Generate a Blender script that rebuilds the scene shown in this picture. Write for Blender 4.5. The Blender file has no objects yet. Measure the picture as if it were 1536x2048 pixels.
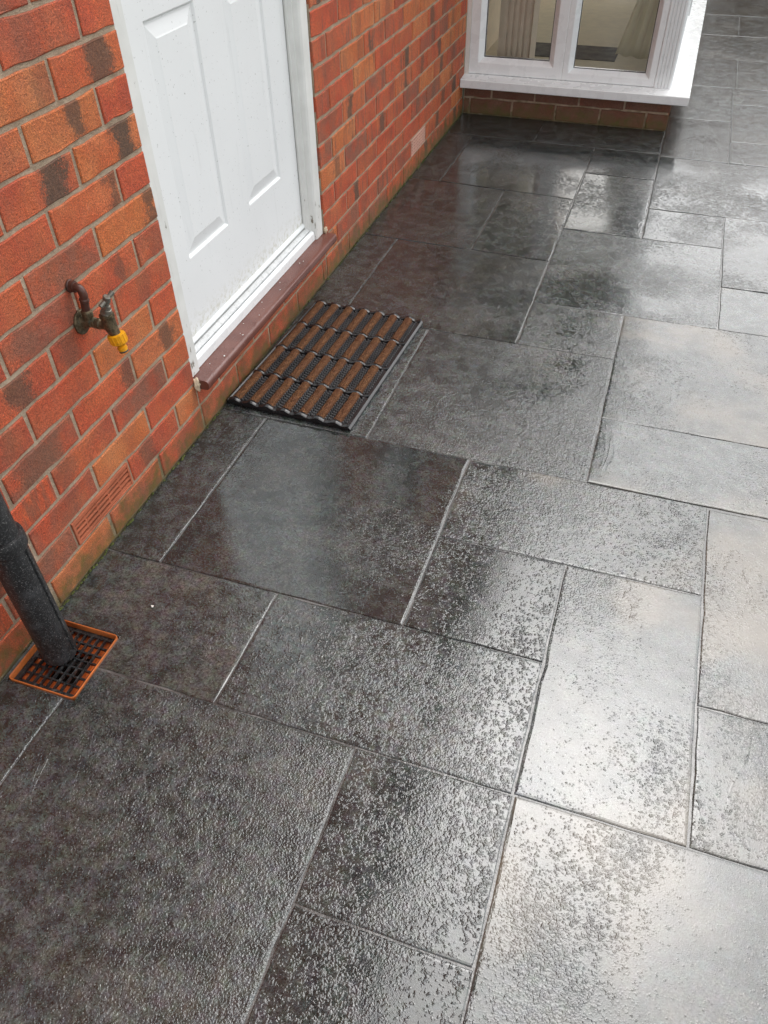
import bpy, bmesh, math, random
from mathutils import Vector, Matrix
random.seed(7)
R_ = math.radians
scene = bpy.context.scene
col = scene.collection

# ------------------------------------------------------------------ camera
cam_d = bpy.data.cameras.new('camera')
cam = bpy.data.objects.new('camera', cam_d); col.objects.link(cam)
cam_d.sensor_fit = 'HORIZONTAL'; cam_d.sensor_width = 36.0
cam_d.lens = 36.0 * 1545.459 / 1536.0
cam_d.clip_start = 0.02; cam_d.clip_end = 2000
ya, pi_, ro = R_(-19.5683), R_(-43.9852), R_(-1.18223)
Fw = Vector((math.cos(pi_)*math.sin(ya), math.cos(pi_)*math.cos(ya), math.sin(pi_)))
Rt = Vector((math.cos(ya), -math.sin(ya), 0)); Up = Rt.cross(Fw)
Rt, Up = math.cos(ro)*Rt + math.sin(ro)*Up, -math.sin(ro)*Rt + math.cos(ro)*Up
mw = Matrix((Rt, Up, -Fw)).transposed().to_4x4()
mw.translation = Vector((1.04921, -1.46502, 1.33297))
cam.matrix_world = mw
scene.camera = cam

# ------------------------------------------------------------------ sky, sun, exposure
SUN_EL, SUN_AZ = R_(62), R_(8)          # azimuth measured from +Y towards +X
world = bpy.data.worlds.new('World'); scene.world = world; world.use_nodes = True
wn = world.node_tree; wn.nodes.clear()
wo = wn.nodes.new('ShaderNodeOutputWorld'); bg = wn.nodes.new('ShaderNodeBackground')
sky = wn.nodes.new('ShaderNodeTexSky'); sky.sky_type = 'NISHITA'; sky.sun_disc = False
sky.sun_elevation = SUN_EL; sky.sun_rotation = SUN_AZ
sky.air_density = 1.0; sky.dust_density = 2.0; sky.ozone_density = 1.0
hs = wn.nodes.new('ShaderNodeHueSaturation'); hs.inputs['Saturation'].default_value = 0.12
wn.links.new(sky.outputs[0], hs.inputs['Color']); wn.links.new(hs.outputs[0], bg.inputs[0])
bg.inputs[1].default_value = 0.15
wn.links.new(bg.outputs[0], wo.inputs[0])
sd = bpy.data.lights.new('sun', 'SUN'); sd.energy = 0.75; sd.angle = R_(90); sd.color = (1, 0.95, 0.88)
sun = bpy.data.objects.new('sun', sd); col.objects.link(sun)
sdir = Vector((math.cos(SUN_EL)*math.sin(SUN_AZ), math.cos(SUN_EL)*math.cos(SUN_AZ), math.sin(SUN_EL)))
sun.rotation_euler = sdir.to_track_quat('Z', 'Y').to_euler(); sun.location = (2, 3, 9)
vs = scene.view_settings
vs.view_transform = 'Standard'; vs.look = 'None'; vs.gamma = 1.0; vs.use_curve_mapping = False
vs.exposure = 1.25

cy = scene.cycles
cy.max_bounces = 6; cy.diffuse_bounces = 3; cy.glossy_bounces = 3; cy.transmission_bounces = 4; cy.transparent_max_bounces = 6
cy.caustics_reflective = False; cy.caustics_refractive = False
cy.use_adaptive_sampling = True; cy.adaptive_threshold = 0.02

# ------------------------------------------------------------------ node helpers
class NT:
    def __init__(s, name):
        s.m = bpy.data.materials.new(name); s.m.use_nodes = True
        s.t = s.m.node_tree; s.t.nodes.clear()
        s.out = s.t.nodes.new('ShaderNodeOutputMaterial')
    def link(s, a, b): s.t.links.new(a, b)
    def put(s, sock, v):
        if isinstance(v, bpy.types.NodeSocket): s.link(v, sock)
        elif isinstance(v, (tuple, list)):
            v = tuple(v)
            if sock.type == 'RGBA' and len(v) == 3: v = v + (1,)
            sock.default_value = v
        else: sock.default_value = v
    def n(s, typ, ins=None, out=0, **kw):
        nd = s.t.nodes.new(typ)
        for k, v in kw.items(): setattr(nd, k, v)
        for k, v in (ins or {}).items(): s.put(nd.inputs[k], v)
        return nd.outputs[out] if out is not None else nd
    def math(s, op, a, b=0.0, c=0.0, clamp=False):
        return s.n('ShaderNodeMath', {0: a, 1: b, 2: c}, operation=op, use_clamp=clamp)
    def vmath(s, op, a, b=(0, 0, 0)):
        if op == 'SCALE': return s.n('ShaderNodeVectorMath', {0: a, 3: .006}, operation=op)
        return s.n('ShaderNodeVectorMath', {0: a, 1: b}, operation=op)
    def noise(s, vec, scale, detail=2.0, rough=0.5, dist=0.0):
        return s.n('ShaderNodeTexNoise', {'Vector': vec, 'Scale': scale, 'Detail': detail, 'Roughness': rough, 'Distortion': dist})
    def voro(s, vec, scale, feature='F1', out='Distance', **kw):
        nd = s.n('ShaderNodeTexVoronoi', {'Vector': vec, 'Scale': scale}, out=None, feature=feature)
        for k, v in kw.items(): s.put(nd.inputs[k], v)
        return nd.outputs[out]
    def mix(s, f, a, b, blend='MIX'):
        nd = s.n('ShaderNodeMix', None, out=None, data_type='RGBA', blend_type=blend)
        s.put(nd.inputs['Factor'], f); s.put(nd.inputs[6], a); s.put(nd.inputs[7], b)
        return nd.outputs[2]
    def smooth(s, v, lo, hi, a=0.0, b=1.0):
        return s.n('ShaderNodeMapRange', {0: v, 1: lo, 2: hi, 3: a, 4: b}, interpolation_type='SMOOTHSTEP')
    def lin(s, v, lo, hi, a=0.0, b=1.0):
        return s.n('ShaderNodeMapRange', {0: v, 1: lo, 2: hi, 3: a, 4: b})
    def attr(s, name): return s.n('ShaderNodeAttribute', None, out='Fac', attribute_type='OBJECT', attribute_name=name)
    def obj(s): return s.n('ShaderNodeTexCoord', None, out='Object')
    def pos(s): return s.n('ShaderNodeNewGeometry', None, out='Position')
    def xyz(s, v):
        nd = s.n('ShaderNodeSeparateXYZ', {0: v}, out=None); return nd.outputs
    def comb(s, x, y, z): return s.n('ShaderNodeCombineXYZ', {0: x, 1: y, 2: z})
    def bump(s, h, dist=0.001, strength=1.0, normal=None):
        ins = {'Height': h, 'Distance': dist, 'Strength': strength}
        if normal is not None: ins['Normal'] = normal
        return s.n('ShaderNodeBump', ins)
    def bsdf(s, **kw):
        ins = {k.replace('_', ' '): v for k, v in kw.items()}
        b = s.n('ShaderNodeBsdfPrincipled', ins, out=0)
        s.link(b, s.out.inputs[0]); return s.m

MAT = {}
def M_simple(name, color, rough, bump_scale=None, bump_d=0.0003, var=0.12, metallic=0.0, spec=0.5, dirt=None, dirt_amt=0.4, dirt_scale=12, IOR=1.5):
    t = NT(name); p = t.obj()
    n1 = t.noise(p, 18, 4); n2 = t.noise(p, 260, 2)
    v = t.math('ADD', t.lin(n1, .3, .7, 1-var, 1+var), t.lin(n2, .3, .7, -var*.6, var*.6))
    c = t.mix(1.0, color, t.comb(v, v, v), 'MULTIPLY')
    if dirt:
        d = t.math('MULTIPLY', t.smooth(t.noise(p, dirt_scale, 6, .65), .5, .72), dirt_amt)
        c = t.mix(d, c, dirt)
    kw = {}
    if bump_scale: kw['Normal'] = t.bump(t.noise(p, bump_scale, 3), bump_d)
    return t.bsdf(Base_Color=c, Roughness=t.lin(n1, .3, .7, rough*.85, min(1, rough*1.15)), Metallic=metallic, IOR=IOR, **kw)

# ---- brick (per-brick properties: tint, burn, bpos, bwid, dark, seed)
def M_brick():
    t = NT('fired_brick'); p = t.obj(); w = t.pos()
    seed = t.attr('seed'); off = t.comb(t.math('MULTIPLY', seed, 3.1), t.math('MULTIPLY', seed, 7.7), t.math('MULTIPLY', seed, 1.9))
    q = t.vmath('ADD', p, off)
    X, Y, Z = t.xyz(p)
    red = t.mix(t.smooth(t.noise(q, 9, 3), .35, .7), (.55, .096, .037), (.42, .066, .030))
    och = t.mix(t.smooth(t.noise(q, 12, 3), .35, .7), (.53, .150, .045), (.57, .205, .075))
    base = t.mix(t.math('ADD', t.attr('tint'), t.lin(t.noise(q, 14, 4), .3, .7, -.25, .25), clamp=True), red, och)
    # vertical kiln banding
    qs = t.vmath('MULTIPLY', q, (1, 1, .16))
    band = t.smooth(t.noise(qs, 55, 3, .6), .5, .68)
    base = t.mix(t.math('MULTIPLY', band, t.attr('band')), base, (.17, .085, .055))
    # burnt patch
    dlt = t.math('ABSOLUTE', t.math('SUBTRACT', Y, t.attr('bpos')))
    dlt = t.math('ADD', dlt, t.lin(t.noise(q, 22, 3, .6), .3, .7, -.018, .018))
    wd = t.attr('bwid')
    rel = t.math('DIVIDE', dlt, wd)
    rel = t.math('ADD', rel, t.lin(t.noise(q, 260, 2, .7), .3, .7, -.3, .3))
    bm = t.math('MULTIPLY', t.smooth(rel, 1.05, .45), t.attr('burn'))
    base = t.mix(bm, base, t.mix(t.noise(q, 120, 3), (.05, .038, .03), (.15, .085, .05)))
    base = t.mix(t.math('MULTIPLY', t.attr('dark'), t.smooth(t.noise(q, 16, 4, .6), .3, .62)), base, (.20, .105, .07))
    # sand-faced grain
    g = t.noise(q, 620, 2, .6)
    g2 = t.noise(q, 230, 3, .6)
    gv = t.math('MULTIPLY', t.lin(g, .32, .68, .5, 1.5), t.lin(g2, .3, .7, .72, 1.28))
    base = t.mix(1.0, base, t.comb(gv, gv, gv), 'MULTIPLY')
    # dark flecks and pale dust
    base = t.mix(t.smooth(t.noise(q, 300, 1), .65, .71, 0, .65), base, (.07, .035, .025))
    base = t.mix(t.smooth(t.noise(q, 26, 5, .7), .64, .8, 0, .35), base, (.5, .30, .22))
    # algae at the foot of the wall
    wz = t.xyz(w)[2]
    al = t.math('ADD', wz, t.lin(t.noise(w, 22, 4, .6), .3, .7, -.045, .045))
    am = t.smooth(al, .085, .0, 0, .85)
    base = t.mix(am, base, t.mix(t.smooth(t.noise(w, 40, 3), .4, .62), (.14, .085, .035), (.095, .095, .02)))
    hgt = t.math('ADD', t.math('MULTIPLY', g, .55), t.math('ADD', t.math('MULTIPLY', g2, .9), t.math('MULTIPLY', t.noise(q, 60, 3), .9)))
    return t.bsdf(Base_Color=base, Roughness=t.lin(g2, .3, .7, .62, .9), Normal=t.bump(hgt, .0019, 1.0))
def M_mortar():
    t = NT('sandy_mortar'); w = t.pos()
    c = t.mix(t.smooth(t.noise(w, 20, 4), .35, .65), (.38, .285, .20), (.48, .375, .27))
    g = t.noise(w, 500, 2, .6); v = t.lin(g, .3, .7, .75, 1.25)
    c = t.mix(1, c, t.comb(v, v, v), 'MULTIPLY')
    wz = t.xyz(w)[2]
    am = t.smooth(t.math('ADD', wz, t.lin(t.noise(w, 25, 4), .3, .7, -.05, .05)), .1, .0, 0, .8)
    c = t.mix(am, c, (.13, .11, .04))
    return t.bsdf(Base_Color=c, Roughness=.92, Normal=t.bump(t.math('ADD', g, t.math('MULTIPLY', t.noise(w, 90, 3), 2)), .0026))
def M_brick_far():
    t = NT('brickwork_upper'); w = t.pos(); X, Y, Z = t.xyz(w)
    v = t.comb(t.math('ADD', Y, X), t.math('ADD', Z, -.003), 0)
    b = t.n('ShaderNodeTexBrick', {'Vector': v, 'Color1': (.46, .12, .055, 1), 'Color2': (.28, .09, .05, 1), 'Mortar': (.33, .25, .17, 1), 'Scale': 1.0, 'Mortar Size': .005, 'Brick Width': .225, 'Row Height': .075, 'Bias': -.2}, out=None)
    c = t.mix(t.smooth(t.noise(w, 11, 4, .6), .5, .7, 0, .6), b.outputs[0], (.15, .085, .05))
    return t.bsdf(Base_Color=c, Roughness=.85, Normal=t.bump(t.math('SUBTRACT', 1.0, b.outputs[1]), .004))

# ---- wet stone paving
def M_slab():
    t = NT('wet_stone_paving'); p = t.obj()
    tone = t.attr('tone'); bloom = t.attr('bloom')
    seed = t.attr('seed'); wet = t.attr('wet'); lump = t.attr('lump'); brown = t.attr('brown')
    q = t.vmath('ADD', p, t.comb(t.math('MULTIPLY', seed, 5.3), t.math('MULTIPLY', seed, 2.7), seed))
    # relief in millimetres
    pit = t.noise(q, 150, 2, .55, .3)
    pit2 = t.noise(q, 300, 1, .55)
    und = t.noise(q, 4, 1, .5)
    rid = t.noise(t.vmath('MULTIPLY', q, (1.0, .55, 1)), 46, 1.5, .55, .5)
    zone = t.smooth(t.noise(q, 3.4, 1, .55), .36, .62)          # where the riven lumps sit
    amp = t.math('MULTIPLY', lump, t.lin(zone, 0, 1, .40, .95))
    vq = t.vmath('ADD', q, t.vmath('SCALE', t.n('ShaderNodeTexNoise', {'Vector': q, 'Scale': 60, 'Detail': 0}, out='Color')))
    vd = t.math('ADD', t.math('MULTIPLY', t.voro(vq, 92, 'F1'), .55), t.math('MULTIPLY', t.voro(vq, 190, 'F1'), .5))
    knob = t.math('ADD', t.math('MULTIPLY', t.lin(pit, .25, .75, -1, 1), .62), t.lin(vd, .15, .75, .75, -.75))
    h = t.math('MULTIPLY', knob, amp)
    h = t.math('ADD', h, t.math('MULTIPLY', t.lin(rid, .25, .75, -.4, .4), amp))
    h = t.math('ADD', h, t.lin(pit2, .25, .75, -.22, .22))
    cn = t.noise(t.vmath('MULTIPLY', q, (1.0, .38, 1)), 13, 2, .6, .8)
    cz = t.smooth(t.noise(q, 2.6, 1, .5), .56, .68)
    cleft = t.math('MULTIPLY', t.smooth(t.math('ABSOLUTE', t.math('SUBTRACT', cn, .5)), .045, .0), cz)
    # water film: level of the water over the relief
    lvl = t.math('ADD', wet, t.lin(und, .3, .7, -.30, .30))
    film = t.smooth(t.math('SUBTRACT', h, lvl), .30, -.22)        # 1 under water
    top = t.n('ShaderNodeMath', {0: h, 1: lvl, 2: .5}, operation='SMOOTH_MAX')
    top = t.math('ADD', top, t.math('MULTIPLY', cleft, t.lin(film, 0, 1, .45, .12)))
    fine = t.math('MULTIPLY', t.noise(q, 420, 1, .6), t.lin(film, 0, 1, .36, .09))
    hh = t.math('ADD', top, fine)
    nrm = t.bump(hh, .001, 1.0)
    # colour
    mott = t.noise(q, 24, 3.5, .68); mo2 = t.noise(q, 6, 3, .6)
    c = t.mix(t.smooth(mott, .34, .66), (.0185, .0238, .0240), (.060, .0690, .0680))
    c = t.mix(t.math('MULTIPLY', t.smooth(mo2, .42, .66), t.math('MULTIPLY', brown, .40)), c, (.054, .049, .040))
    c = t.mix(t.smooth(t.noise(q, 4.2, 2, .6), .52, .72, 0, .5), c, (.095, .096, .090))
    hue = t.n('ShaderNodeTexNoise', {'Vector': q, 'Scale': 55, 'Detail': 2}, out='Color')
    c = t.mix(.30, c, t.mix(1, c, t.mix(1, hue, (2.0, 2.0, 2.0), 'MULTIPLY'), 'MULTIPLY'))
    gr = t.noise(q, 230, 3, .75)
    gv = t.lin(gr, .32, .68, .2, 1.8)
    c = t.mix(1, c, t.comb(gv, gv, gv), 'MULTIPLY')
    c = t.mix(t.smooth(t.voro(q, 165, Randomness=1.0), .20, .08, 0, .55), c, (.23, .225, .21))
    c = t.mix(t.math('MULTIPLY', t.smooth(t.noise(q, 150, 2, .6), .62, .72), .35), c, (.13, .125, .115))
    c = t.mix(t.math('MULTIPLY', bloom, t.smooth(t.noise(q, 2.3, 3, .6), .44, .66)), c, (.20, .165, .12))
    c = t.mix(1, c, t.comb(tone, tone, tone), 'MULTIPLY')
    r0 = t.lin(mott, .3, .7, .13, .27)
    rough = t.math('ADD', t.math('MULTIPLY', film, .085), t.math('MULTIPLY', t.math('SUBTRACT', 1.0, film), r0))
    return t.bsdf(Base_Color=c, Roughness=rough, IOR=1.80, Normal=nrm)
def M_grout():
    t = NT('joint_grout'); w = t.pos()
    c = t.mix(t.smooth(t.noise(w, 7, 4, .65), .40, .62), (.05, .05, .048), (.17, .168, .163))
    g = t.noise(w, 300, 3, .6); v = t.lin(g, .3, .7, .75, 1.2)
    c = t.mix(1, c, t.comb(v, v, v), 'MULTIPLY')
    return t.bsdf(Base_Color=c, Roughness=.2, IOR=1.75, Normal=t.bump(t.noise(w, 160, 3), .0007))

# ---- old white paint, chipped towards the foot of the frame
def M_paint():
    t = NT('flaking_white_paint'); w = t.pos(); z = t.xyz(w)[2]
    n = t.noise(t.vmath('MULTIPLY', w, (1, 1, .3)), 70, 5, .7)
    low = t.smooth(z, .42, .17, 0, .11)
    ch = t.smooth(t.math('ADD', n, low), .70, .725)
    c = t.mix(t.lin(t.noise(w, 14, 4), .3, .7, 0, 1), (.80, .80, .77), (.71, .71, .68))
    c = t.mix(t.smooth(t.noise(t.vmath('MULTIPLY', w, (1, 1, .12)), 90, 3, .7), .6, .75, 0, .35), c, (.5, .49, .45))
    c = t.mix(ch, c, t.mix(t.noise(w, 200, 2), (.42, .36, .28), (.12, .10, .085)))
    h = t.math('SUBTRACT', t.math('MULTIPLY', t.noise(w, 120, 3), .4), t.math('MULTIPLY', ch, 1.2))
    return t.bsdf(Base_Color=c, Roughness=.5, Normal=t.bump(h, .0012))
def M_door():
    t = NT('white_door_skin'); w = t.pos(); z = t.xyz(w)[2]
    c = t.mix(t.lin(t.noise(w, 3, 3), .3, .7, 0, 1), (.86, .87, .87), (.82, .83, .83))
    sp = t.smooth(t.noise(w, 170, 1), .725, .76, 0, .7)
    c = t.mix(sp, c, (.42, .42, .40))
    c = t.mix(t.smooth(t.noise(t.vmath('MULTIPLY', w, (1, 1, .1)), 40, 4, .65), .58, .78, 0, .22), c, (.52, .53, .52))
    low = t.math('MULTIPLY', t.smooth(z, .30, .22), t.smooth(t.noise(w, 60, 4, .7), .45, .62, 0, .55))
    c = t.mix(low, c, (.50, .48, .36))
    return t.bsdf(Base_Color=c, Roughness=.33, Normal=t.bump(t.noise(t.vmath('MULTIPLY', w, (1, 1, .15)), 300, 3), .0002))
def M_glass():
    t = NT('window_glass')
    tr = t.n('ShaderNodeBsdfTransparent', {'Color': (.94, .93, .91, 1)})
    gl = t.n('ShaderNodeBsdfGlossy', {'Color': (1, 1, 1, 1), 'Roughness': .01})
    fr = t.n('ShaderNodeFresnel', {'IOR': 1.5})
    mx = t.n('ShaderNodeMixShader', {0: fr, 1: tr, 2: gl}); t.link(mx, t.out.inputs[0]); return t.m
def M_coir():
    t = NT('coir_bristle'); w = t.obj(); seed = t.attr('seed')
    q = t.vmath('ADD', w, t.comb(seed, seed, seed))
    n = t.noise(q, 260, 3, .75); n2 = t.noise(q, 600, 1)
    c = t.mix(t.smooth(n, .32, .66), (.040, .016, .006), (.25, .10, .034))
    c = t.mix(t.smooth(n2, .64, .72, 0, .7), c, (.46, .25, .10))
    c = t.mix(t.smooth(t.noise(q, 22, 3), .42, .66, 0, .6), c, (.15, .055, .022))
    return t.bsdf(Base_Color=c, Roughness=.85, Normal=t.bump(t.math('ADD', n, t.math('MULTIPLY', n2, .6)), .004))
def M_pipe():
    t = NT('black_cast_pipe'); w = t.obj()
    n = t.noise(w, 190, 4, .7); n2 = t.noise(w, 26, 4, .65)
    c = t.mix(t.smooth(n, .50, .72), (.012, .012, .013), (.055, .057, .06))
    c = t.mix(t.smooth(n2, .48, .72, 0, .6), c, (.06, .062, .066))
    c = t.mix(t.smooth(t.noise(w, 420, 1), .64, .70, 0, .8), c, (.22, .22, .21))
    c = t.mix(t.smooth(t.noise(w, 9, 4, .6), .60, .78, 0, .6), c, (.07, .032, .016))
    return t.bsdf(Base_Color=c, Roughness=t.lin(n2, .3, .7, .3, .55), Normal=t.bump(t.math('ADD', n, n2), .0011))
def M_tapmetal():
    t = NT('tarnished_brass'); w = t.obj()
    n = t.noise(w, 130, 4, .7); n2 = t.noise(w, 45, 4, .6)
    c = t.mix(t.smooth(n, .4, .66), (.085, .066, .04), (.21, .165, .10))
    c = t.mix(t.smooth(n2, .58, .72, 0, .6), c, (.13, .17, .13))
    return t.bsdf(Base_Color=c, Roughness=t.lin(n, .3, .7, .35, .6), Metallic=.65, Normal=t.bump(n, .0006))
def M_wood():
    t = NT('fence_timber'); w = t.pos()
    n = t.noise(t.vmath('MULTIPLY', w, (14, 14, .8)), 3, 5, .6)
    c = t.mix(n, (.10, .055, .03), (.22, .13, .075))
    return t.bsdf(Base_Color=c, Roughness=.8)
def M_grass():
    t = NT('lawn_turf'); w = t.pos()
    c = t.mix(t.noise(w, 6, 6, .7), (.035, .055, .015), (.075, .10, .03))
    return t.bsdf(Base_Color=c, Roughness=.9, Normal=t.bump(t.noise(w, 60, 4), .03))
def M_moss():
    t = NT('green_moss'); w = t.pos()
    c = t.mix(t.noise(w, 120, 3), (.035, .05, .01), (.13, .15, .03))
    return t.bsdf(Base_Color=c, Roughness=.95, Normal=t.bump(t.noise(w, 500, 2), .003))
def M_sill():
    t = NT('brown_sill_paint'); w = t.pos()
    c = t.mix(t.smooth(t.noise(w, 12, 4), .35, .65), (.135, .050, .038), (.170, .068, .052))
    c = t.mix(t.smooth(t.noise(w, 260, 2), .72, .77, 0, .7), c, (.42, .32, .28))
    c = t.mix(t.smooth(t.noise(t.vmath('MULTIPLY', w, (1, .25, 1)), 60, 4, .7), .58, .72, 0, .5), c, (.07, .022, .018))
    dr = t.voro(w, 230, Randomness=1.0)
    return t.bsdf(Base_Color=c, Roughness=.24, IOR=1.6, Normal=t.bump(t.math('ADD', t.smooth(dr, .30, .05), t.noise(w, 30, 2)), .0005))

brick_m, mortar_m, far_m, slab_m, grout_m = M_brick(), M_mortar(), M_brick_far(), M_slab(), M_grout()
paint_m, door_m, glass_m, coir_m, pipe_m, tap_m = M_paint(), M_door(), M_glass(), M_coir(), M_pipe(), M_tapmetal()
wood_m, grass_m, moss_m, sill_m = M_wood(), M_grass(), M_moss(), M_sill()
upvc_m = M_simple('white_upvc', (.83, .85, .85), .28, var=.02)
alu_m = M_simple('threshold_aluminium', (.66, .67, .67), .35, 200, .0004, .08, dirt=(.3, .3, .28), dirt_amt=.5, dirt_scale=60)
seal_m = M_simple('dark_seal', (.05, .055, .06), .5)
greyseal_m = M_simple('grey_seal', (.35, .35, .34), .5)
rubber_m = M_simple('black_rubber', (.012, .0125, .014), .22, 160, .0006, .3, IOR=1.6)
nub_m = M_simple('lit_rubber_tips', (.085, .087, .09), .3, var=.3)  # paler than the base rubber: light caught on the tips, put in the colour
orange_m = M_simple('orange_drain_plastic', (.52, .145, .036), .38, 120, .0004, .15, dirt=(.16, .06, .025), dirt_amt=.5, dirt_scale=30)
hopper_m = M_simple('stained_hopper_plastic', (.75, .16, .035), .35, 60, .001, .35, dirt=(.12, .03, .015), dirt_amt=.7, dirt_scale=25)
grate_m = M_simple('black_grate_plastic', (.02, .021, .022), .28, 150, .0006, .4, dirt=(.2, .2, .19), dirt_amt=.35, dirt_scale=120)
water_m = M_simple('drain_water', (.012, .007, .005), .04, IOR=1.33)
terra_m = M_simple('terracotta_vent', (.44, .125, .06), .75, 300, .0008, .18, dirt=(.2, .1, .06), dirt_amt=.4, dirt_scale=40)
terra2_m = M_simple('pale_terracotta_vent', (.68, .40, .31), .75, 300, .0006, .12)
void_m = M_simple('vent_void', (.012, .006, .005), .9)
void2_m = M_simple('vent_void_red', (.05, .012, .008), .9)
copper_m = M_simple('brown_painted_copper', (.085, .034, .024), .32, 90, .0008, .3, dirt=(.035, .018, .014), dirt_amt=.7, dirt_scale=60)
yellow_m = M_simple('yellow_plastic', (.80, .36, .008), .33, 180, .0003, .12, dirt=(.25, .11, .01), dirt_amt=.45, dirt_scale=70)
steel_m = M_simple('worn_tap_steel', (.24, .225, .19), .38, 150, .0005, .2, metallic=.7, dirt=(.1, .09, .07), dirt_amt=.5, dirt_scale=90)
seal_cream_m = M_simple('cream_sealant', (.62, .50, .35), .7, 120, .003, .15)
seal_white_m = M_simple('white_sealant', (.74, .71, .66), .6, 90, .002, .06)
flake_m = M_simple('white_paint_flake', (.80, .78, .74), .6)
floor_in_m = M_simple('indoor_floor', (.62, .57, .44), .8, var=.08)
plaster_m = M_simple('indoor_plaster', (.76, .66, .50), .9, var=.06)
rug_m = M_simple('dark_rug', (.12, .115, .105), .95, 200, .004, .5)
taupe_m = M_simple('taupe_fluted_trim', (.72, .64, .54), .6, var=.05)
def M_sheer():
    t = NT('cream_curtain'); w = t.obj(); n_ = t.noise(w, 300, 2)
    c = t.mix(n_, (.82, .79, .66), (.74, .71, .58))
    d = t.n('ShaderNodeBsdfDiffuse', {'Color': c}); tl = t.n('ShaderNodeBsdfTranslucent', {'Color': c})
    m1 = t.n('ShaderNodeMixShader', {0: .6, 1: d, 2: tl}); tr = t.n('ShaderNodeBsdfTransparent', {})
    mx = t.n('ShaderNodeMixShader', {0: .22, 1: m1, 2: tr}); t.link(mx, t.out.inputs[0]); return t.m
curtain_m = M_sheer()
roof_m = M_simple('grey_roof_felt', (.12, .12, .12), .8)
tile_m = M_simple('brown_roof_tile', (.16, .09, .065), .8, var=.25)

# ------------------------------------------------------------------ mesh helpers
def mesh(name, v, f, smooth=False):
    m = bpy.data.meshes.new(name); m.from_pydata([tuple(a) for a in v], [], f); m.update()
    if smooth:
        for p in m.polygons: p.use_smooth = True
    return m
def link(name, me, mat, parent=None, loc=None, rot=None):
    o = bpy.data.objects.new(name, me); col.objects.link(o)
    if mat is not None and me is not None and not me.materials: me.materials.append(mat)
    if parent is not None: o.parent = parent
    if loc is not None: o.location = loc
    if rot is not None: o.rotation_euler = rot
    return o
def empty(name, loc=(0, 0, 0)):
    o = bpy.data.objects.new(name, None); col.objects.link(o); o.location = loc; o.empty_display_size = .05; return o
def tag(o, label=None, cat=None, group=None, kind=None):
    for k, v in (('label', label), ('category', cat), ('group', group), ('kind', kind)):
        if v: o[k] = v
    return o
class MB:
    def __init__(s): s.v = []; s.f = []
    def add(s, v, f):
        b = len(s.v); s.v += [Vector(a) for a in v]; s.f += [[i + b for i in q] for q in f]; return s
    def box(s, x0, x1, y0, y1, z0, z1, bev=0.0):
        if bev <= 0:
            v = [(x, y, z) for x in (x0, x1) for y in (y0, y1) for z in (z0, z1)]
            f = [(0, 1, 3, 2), (4, 6, 7, 5), (0, 4, 5, 1), (2, 3, 7, 6), (0, 2, 6, 4), (1, 5, 7, 3)]
            return s.add(v, f)
        bm = bmesh.new(); bmesh.ops.create_cube(bm, size=1)
        bmesh.ops.scale(bm, vec=(x1-x0, y1-y0, z1-z0), verts=bm.verts)
        bmesh.ops.translate(bm, vec=((x0+x1)/2, (y0+y1)/2, (z0+z1)/2), verts=bm.verts)
        bmesh.ops.bevel(bm, geom=list(bm.edges), offset=bev, segments=2, affect='EDGES', profile=.6)
        bm.verts.index_update()
        s.add([v.co.copy() for v in bm.verts], [[v.index for v in f.verts] for f in bm.faces]); bm.free(); return s
    def prism(s, prof, ax, a, b, cap=True):
        """extrude a 2D profile along axis ax from a to b; profile gives the two other coords in xyz order"""
        n = len(prof); v = []
        for t in (a, b):
            for p in prof:
                c = list(p); c.insert(ax, t); v.append(c)
        f = [(i, (i+1) % n, n+(i+1) % n, n+i) for i in range(n)]
        if cap: f += [list(range(n))[::-1], list(range(n, 2*n))]
        return s.add(v, f)
    def sweep(s, pts, rad, seg=16, cap=True):
        pts = [Vector(p) for p in pts]; n = len(pts)
        rads = rad if isinstance(rad, (list, tuple)) else [rad]*n
        v = []; prev = None
        for i, p in enumerate(pts):
            d = (pts[min(i+1, n-1)] - pts[max(i-1, 0)]).normalized()
            if prev is None:
                u = d.orthogonal().normalized()
            else:
                u = (prev - d*prev.dot(d)).normalized()
            prev = u; w = d.cross(u)
            for k in range(seg):
                a = 2*math.pi*k/seg; v.append(p + rads[i]*(math.cos(a)*u + math.sin(a)*w))
        f = [(i*seg+k, i*seg+(k+1) % seg, (i+1)*seg+(k+1) % seg, (i+1)*seg+k) for i in range(n-1) for k in range(seg)]
        if cap: f += [list(range(seg))[::-1], list(range((n-1)*seg, n*seg))]
        return s.add(v, f)
    def build(s, name, mat, parent=None, smooth=False, origin=None, rot=None):
        if origin is not None:
            o_ = Vector(origin); vv = [v - o_ for v in s.v]
        else: vv = s.v
        me = mesh(name, vv, s.f)
        bm = bmesh.new(); bm.from_mesh(me); bmesh.ops.recalc_face_normals(bm, faces=bm.faces); bm.to_mesh(me); bm.free()
        if smooth:
            for p in me.polygons: p.use_smooth = True
            try: me.set_sharp_from_angle(angle=R_(38))
            except Exception: pass
        return link(name, me, mat, parent, origin, rot)

# ------------------------------------------------------------------ ground and patio
MBg = MB().box(-60, 60, -60, 60, -.5, -.06)
tag(MBg.build('ground', grass_m), kind='structure')

DX0, DX1, DY0, DY1 = .010, .170, -.866, -.700          # drain opening
pb = MB()
for (a, b, c, d) in ((0, 3.75, DY1, 7.5), (0, 3.75, -2.6, DY0), (DX1, 3.75, DY0, DY1), (0, DX0, DY0, DY1)):
    pb.add([(a, c, -.0027), (b, c, -.0027), (b, d, -.0027), (a, d, -.0027)], [(0, 1, 2, 3)])
patio = pb.build('patio', grout_m); tag(patio, kind='structure')

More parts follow.
